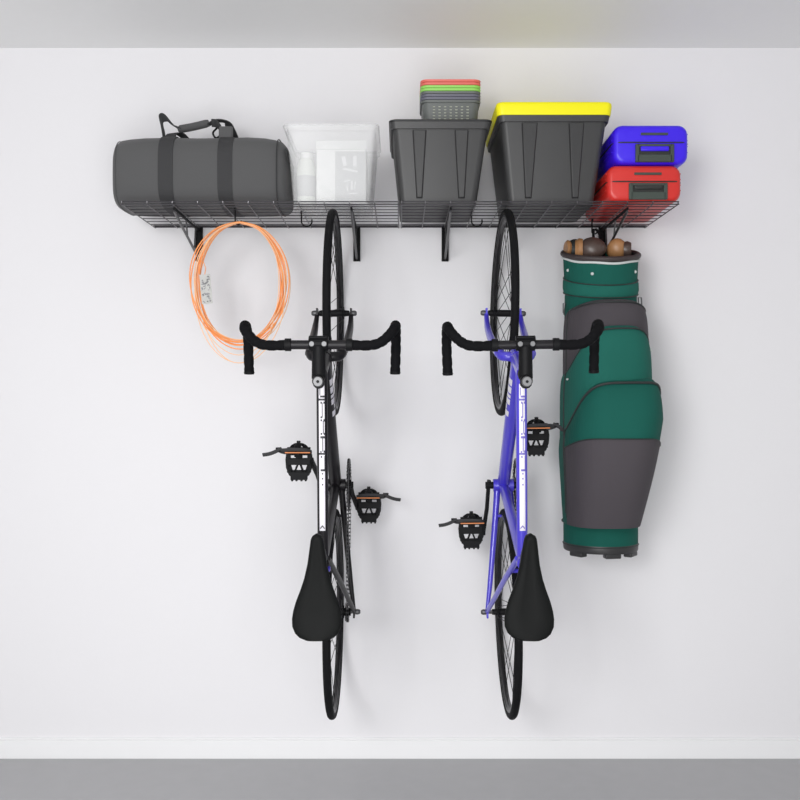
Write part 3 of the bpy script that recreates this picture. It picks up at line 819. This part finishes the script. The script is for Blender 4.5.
    p4 = MB().surf(lambda a, b: f4(.08 + .84 * a, b), 44, 30).build('grey_panel', 'grey', p3, sharp=70)
    edge(f4, 1, .0022, 'panel_piping', p3, a0=.08, a1=.92)
    edge(f3, .80, .0042, 'pocket_piping', p3)
    MB().lathe([(-.005, .001), (-.004, .006), (.0, .008), (.004, .008)], f2(.86, .72) + Vector((0, -.002, 0)), 'Y', 14).build('zip_stud', 'pipew', p2)
    MB().lathe([(-.005, .001), (-.004, .003), (.0, .004), (.003, .004)], f2(.12, .60) + Vector((-.004, -.002, 0)), 'Y', 12).build('zip_stud', 'pipew', p2)
    # carrying strap over the shelf hook
    q = lambda px, py, d: W(px, py, d) - Vector((X, -dc, zbot))
    m = MB().tube(smooth_path([q(603, 262, .2), q(604, 250, .17), q(601, 238, .13), q(597.5, 231, .121), q(595, 229.5, .12), q(593.5, 231, .117), q(594, 243, .10), q(598, 258, .10)], 5), 0, 8, flat=(.005, .0015), up=(1, 0, 0))
    m.build('hanging_strap', 'blackmetal', t)
golf()
def club(px, py, d, r, m_top, m_side, ang, label, tall=1.0):
    c = W(px, py, d)
    base = Vector((c.x, c.y, c.z - .25))
    t = empty('golf_club', base, label, 'golf club', 'golf clubs standing in the golf bag')
    rot = Matrix.Rotation(ang, 4, 'Z')
    rings = []; n = 20
    prof = [(-.95, .25), (-.7, .72), (-.3, .97), (0, 1), (.35, .93), (.7, .68), (.92, .36), (1, .05)]
    m = MB()
    for h, q in prof:
        rings.append([Vector((r * 1.15 * q * math.cos(a), r * .85 * q * math.sin(a), h * r * tall)) for a in [2 * PI * j / n for j in range(n)]])
    m.loft(rings)
    mm = rot @ Matrix.Rotation(R(25), 4, 'X'); m.v = [mm @ v + Vector((0, 0, .25)) for v in m.v]
    hd = m.build('club_head', m_top, t, sharp=60)
    m = MB().lathe([(-.006, r * .5), (-.005, r * .82), (.008, r * .88), (.02, r * .7)], (0, 0, 0), 'X', 20)
    m.v = [rot @ (Vector((v.x * (1 if m_top != 'pipe' else .5), v.y, v.z)) + Vector((r * .86, 0, 0))) + Vector((0, 0, .25)) for v in m.v]
    m.build('face_insert', m_side, hd)
    MB().tube([(0, 0, .24), (0, .0, -.25)], .0045, 8).build('shaft', 'steel', t)
club(592, 248.5, .28, .041, 'brown', 'wood', R(168), 'golf club with a large dark brown head, in the middle of the bag opening')
club(576, 248.5, .21, .032, 'pipe', 'wood', R(190), 'golf club with a black and tan head at the left of the bag opening', 1.1)
club(617, 249.5, .26, .031, 'wood', 'brown', R(-12), 'golf club with a tan wooden head at the right of the bag opening', 1.25)

# ------------------------------------------------------------------ light, camera
w = bpy.data.worlds.new('World'); S.world = w; w.use_nodes = True
w.node_tree.nodes['Background'].inputs['Color'].default_value = (1, 1, 1, 1)
w.node_tree.nodes['Background'].inputs['Strength'].default_value = .50
def area(name, loc, tgt, size, power, col=(1, 1, 1)):
    l = bpy.data.lights.new(name, 'AREA'); l.energy = power; l.size = size; l.color = col; l.shape = 'SQUARE'
    o = bpy.data.objects.new(name, l); COL.objects.link(o); o.location = loc
    o.rotation_euler = (Vector(tgt) - Vector(loc)).to_track_quat('-Z', 'Y').to_euler(); return o
area('key_light', (-1.25, -4.5, 1.95), (.35, 0, .7), 1.1, 61)  # unseen soft key at upper left, after the shadow direction; no known window
area('fill_light', (-.1, -3.2, .95), (.0, 0, .85), 1.4, 38)  # frontal fill added to brighten the middle of the wall, not a room lamp
cd = bpy.data.cameras.new('Camera'); cam = bpy.data.objects.new('Camera', cd); COL.objects.link(cam)
cam.location = (0, -CAMD, H); cam.rotation_euler = (R(90), 0, 0)
cd.sensor_width = 36; cd.lens = 36 * FPX / 800
S.camera = cam
S.view_settings.view_transform = 'Standard'; S.view_settings.look = 'None'
S.view_settings.exposure = 0; S.view_settings.gamma = 1; S.view_settings.use_curve_mapping = False
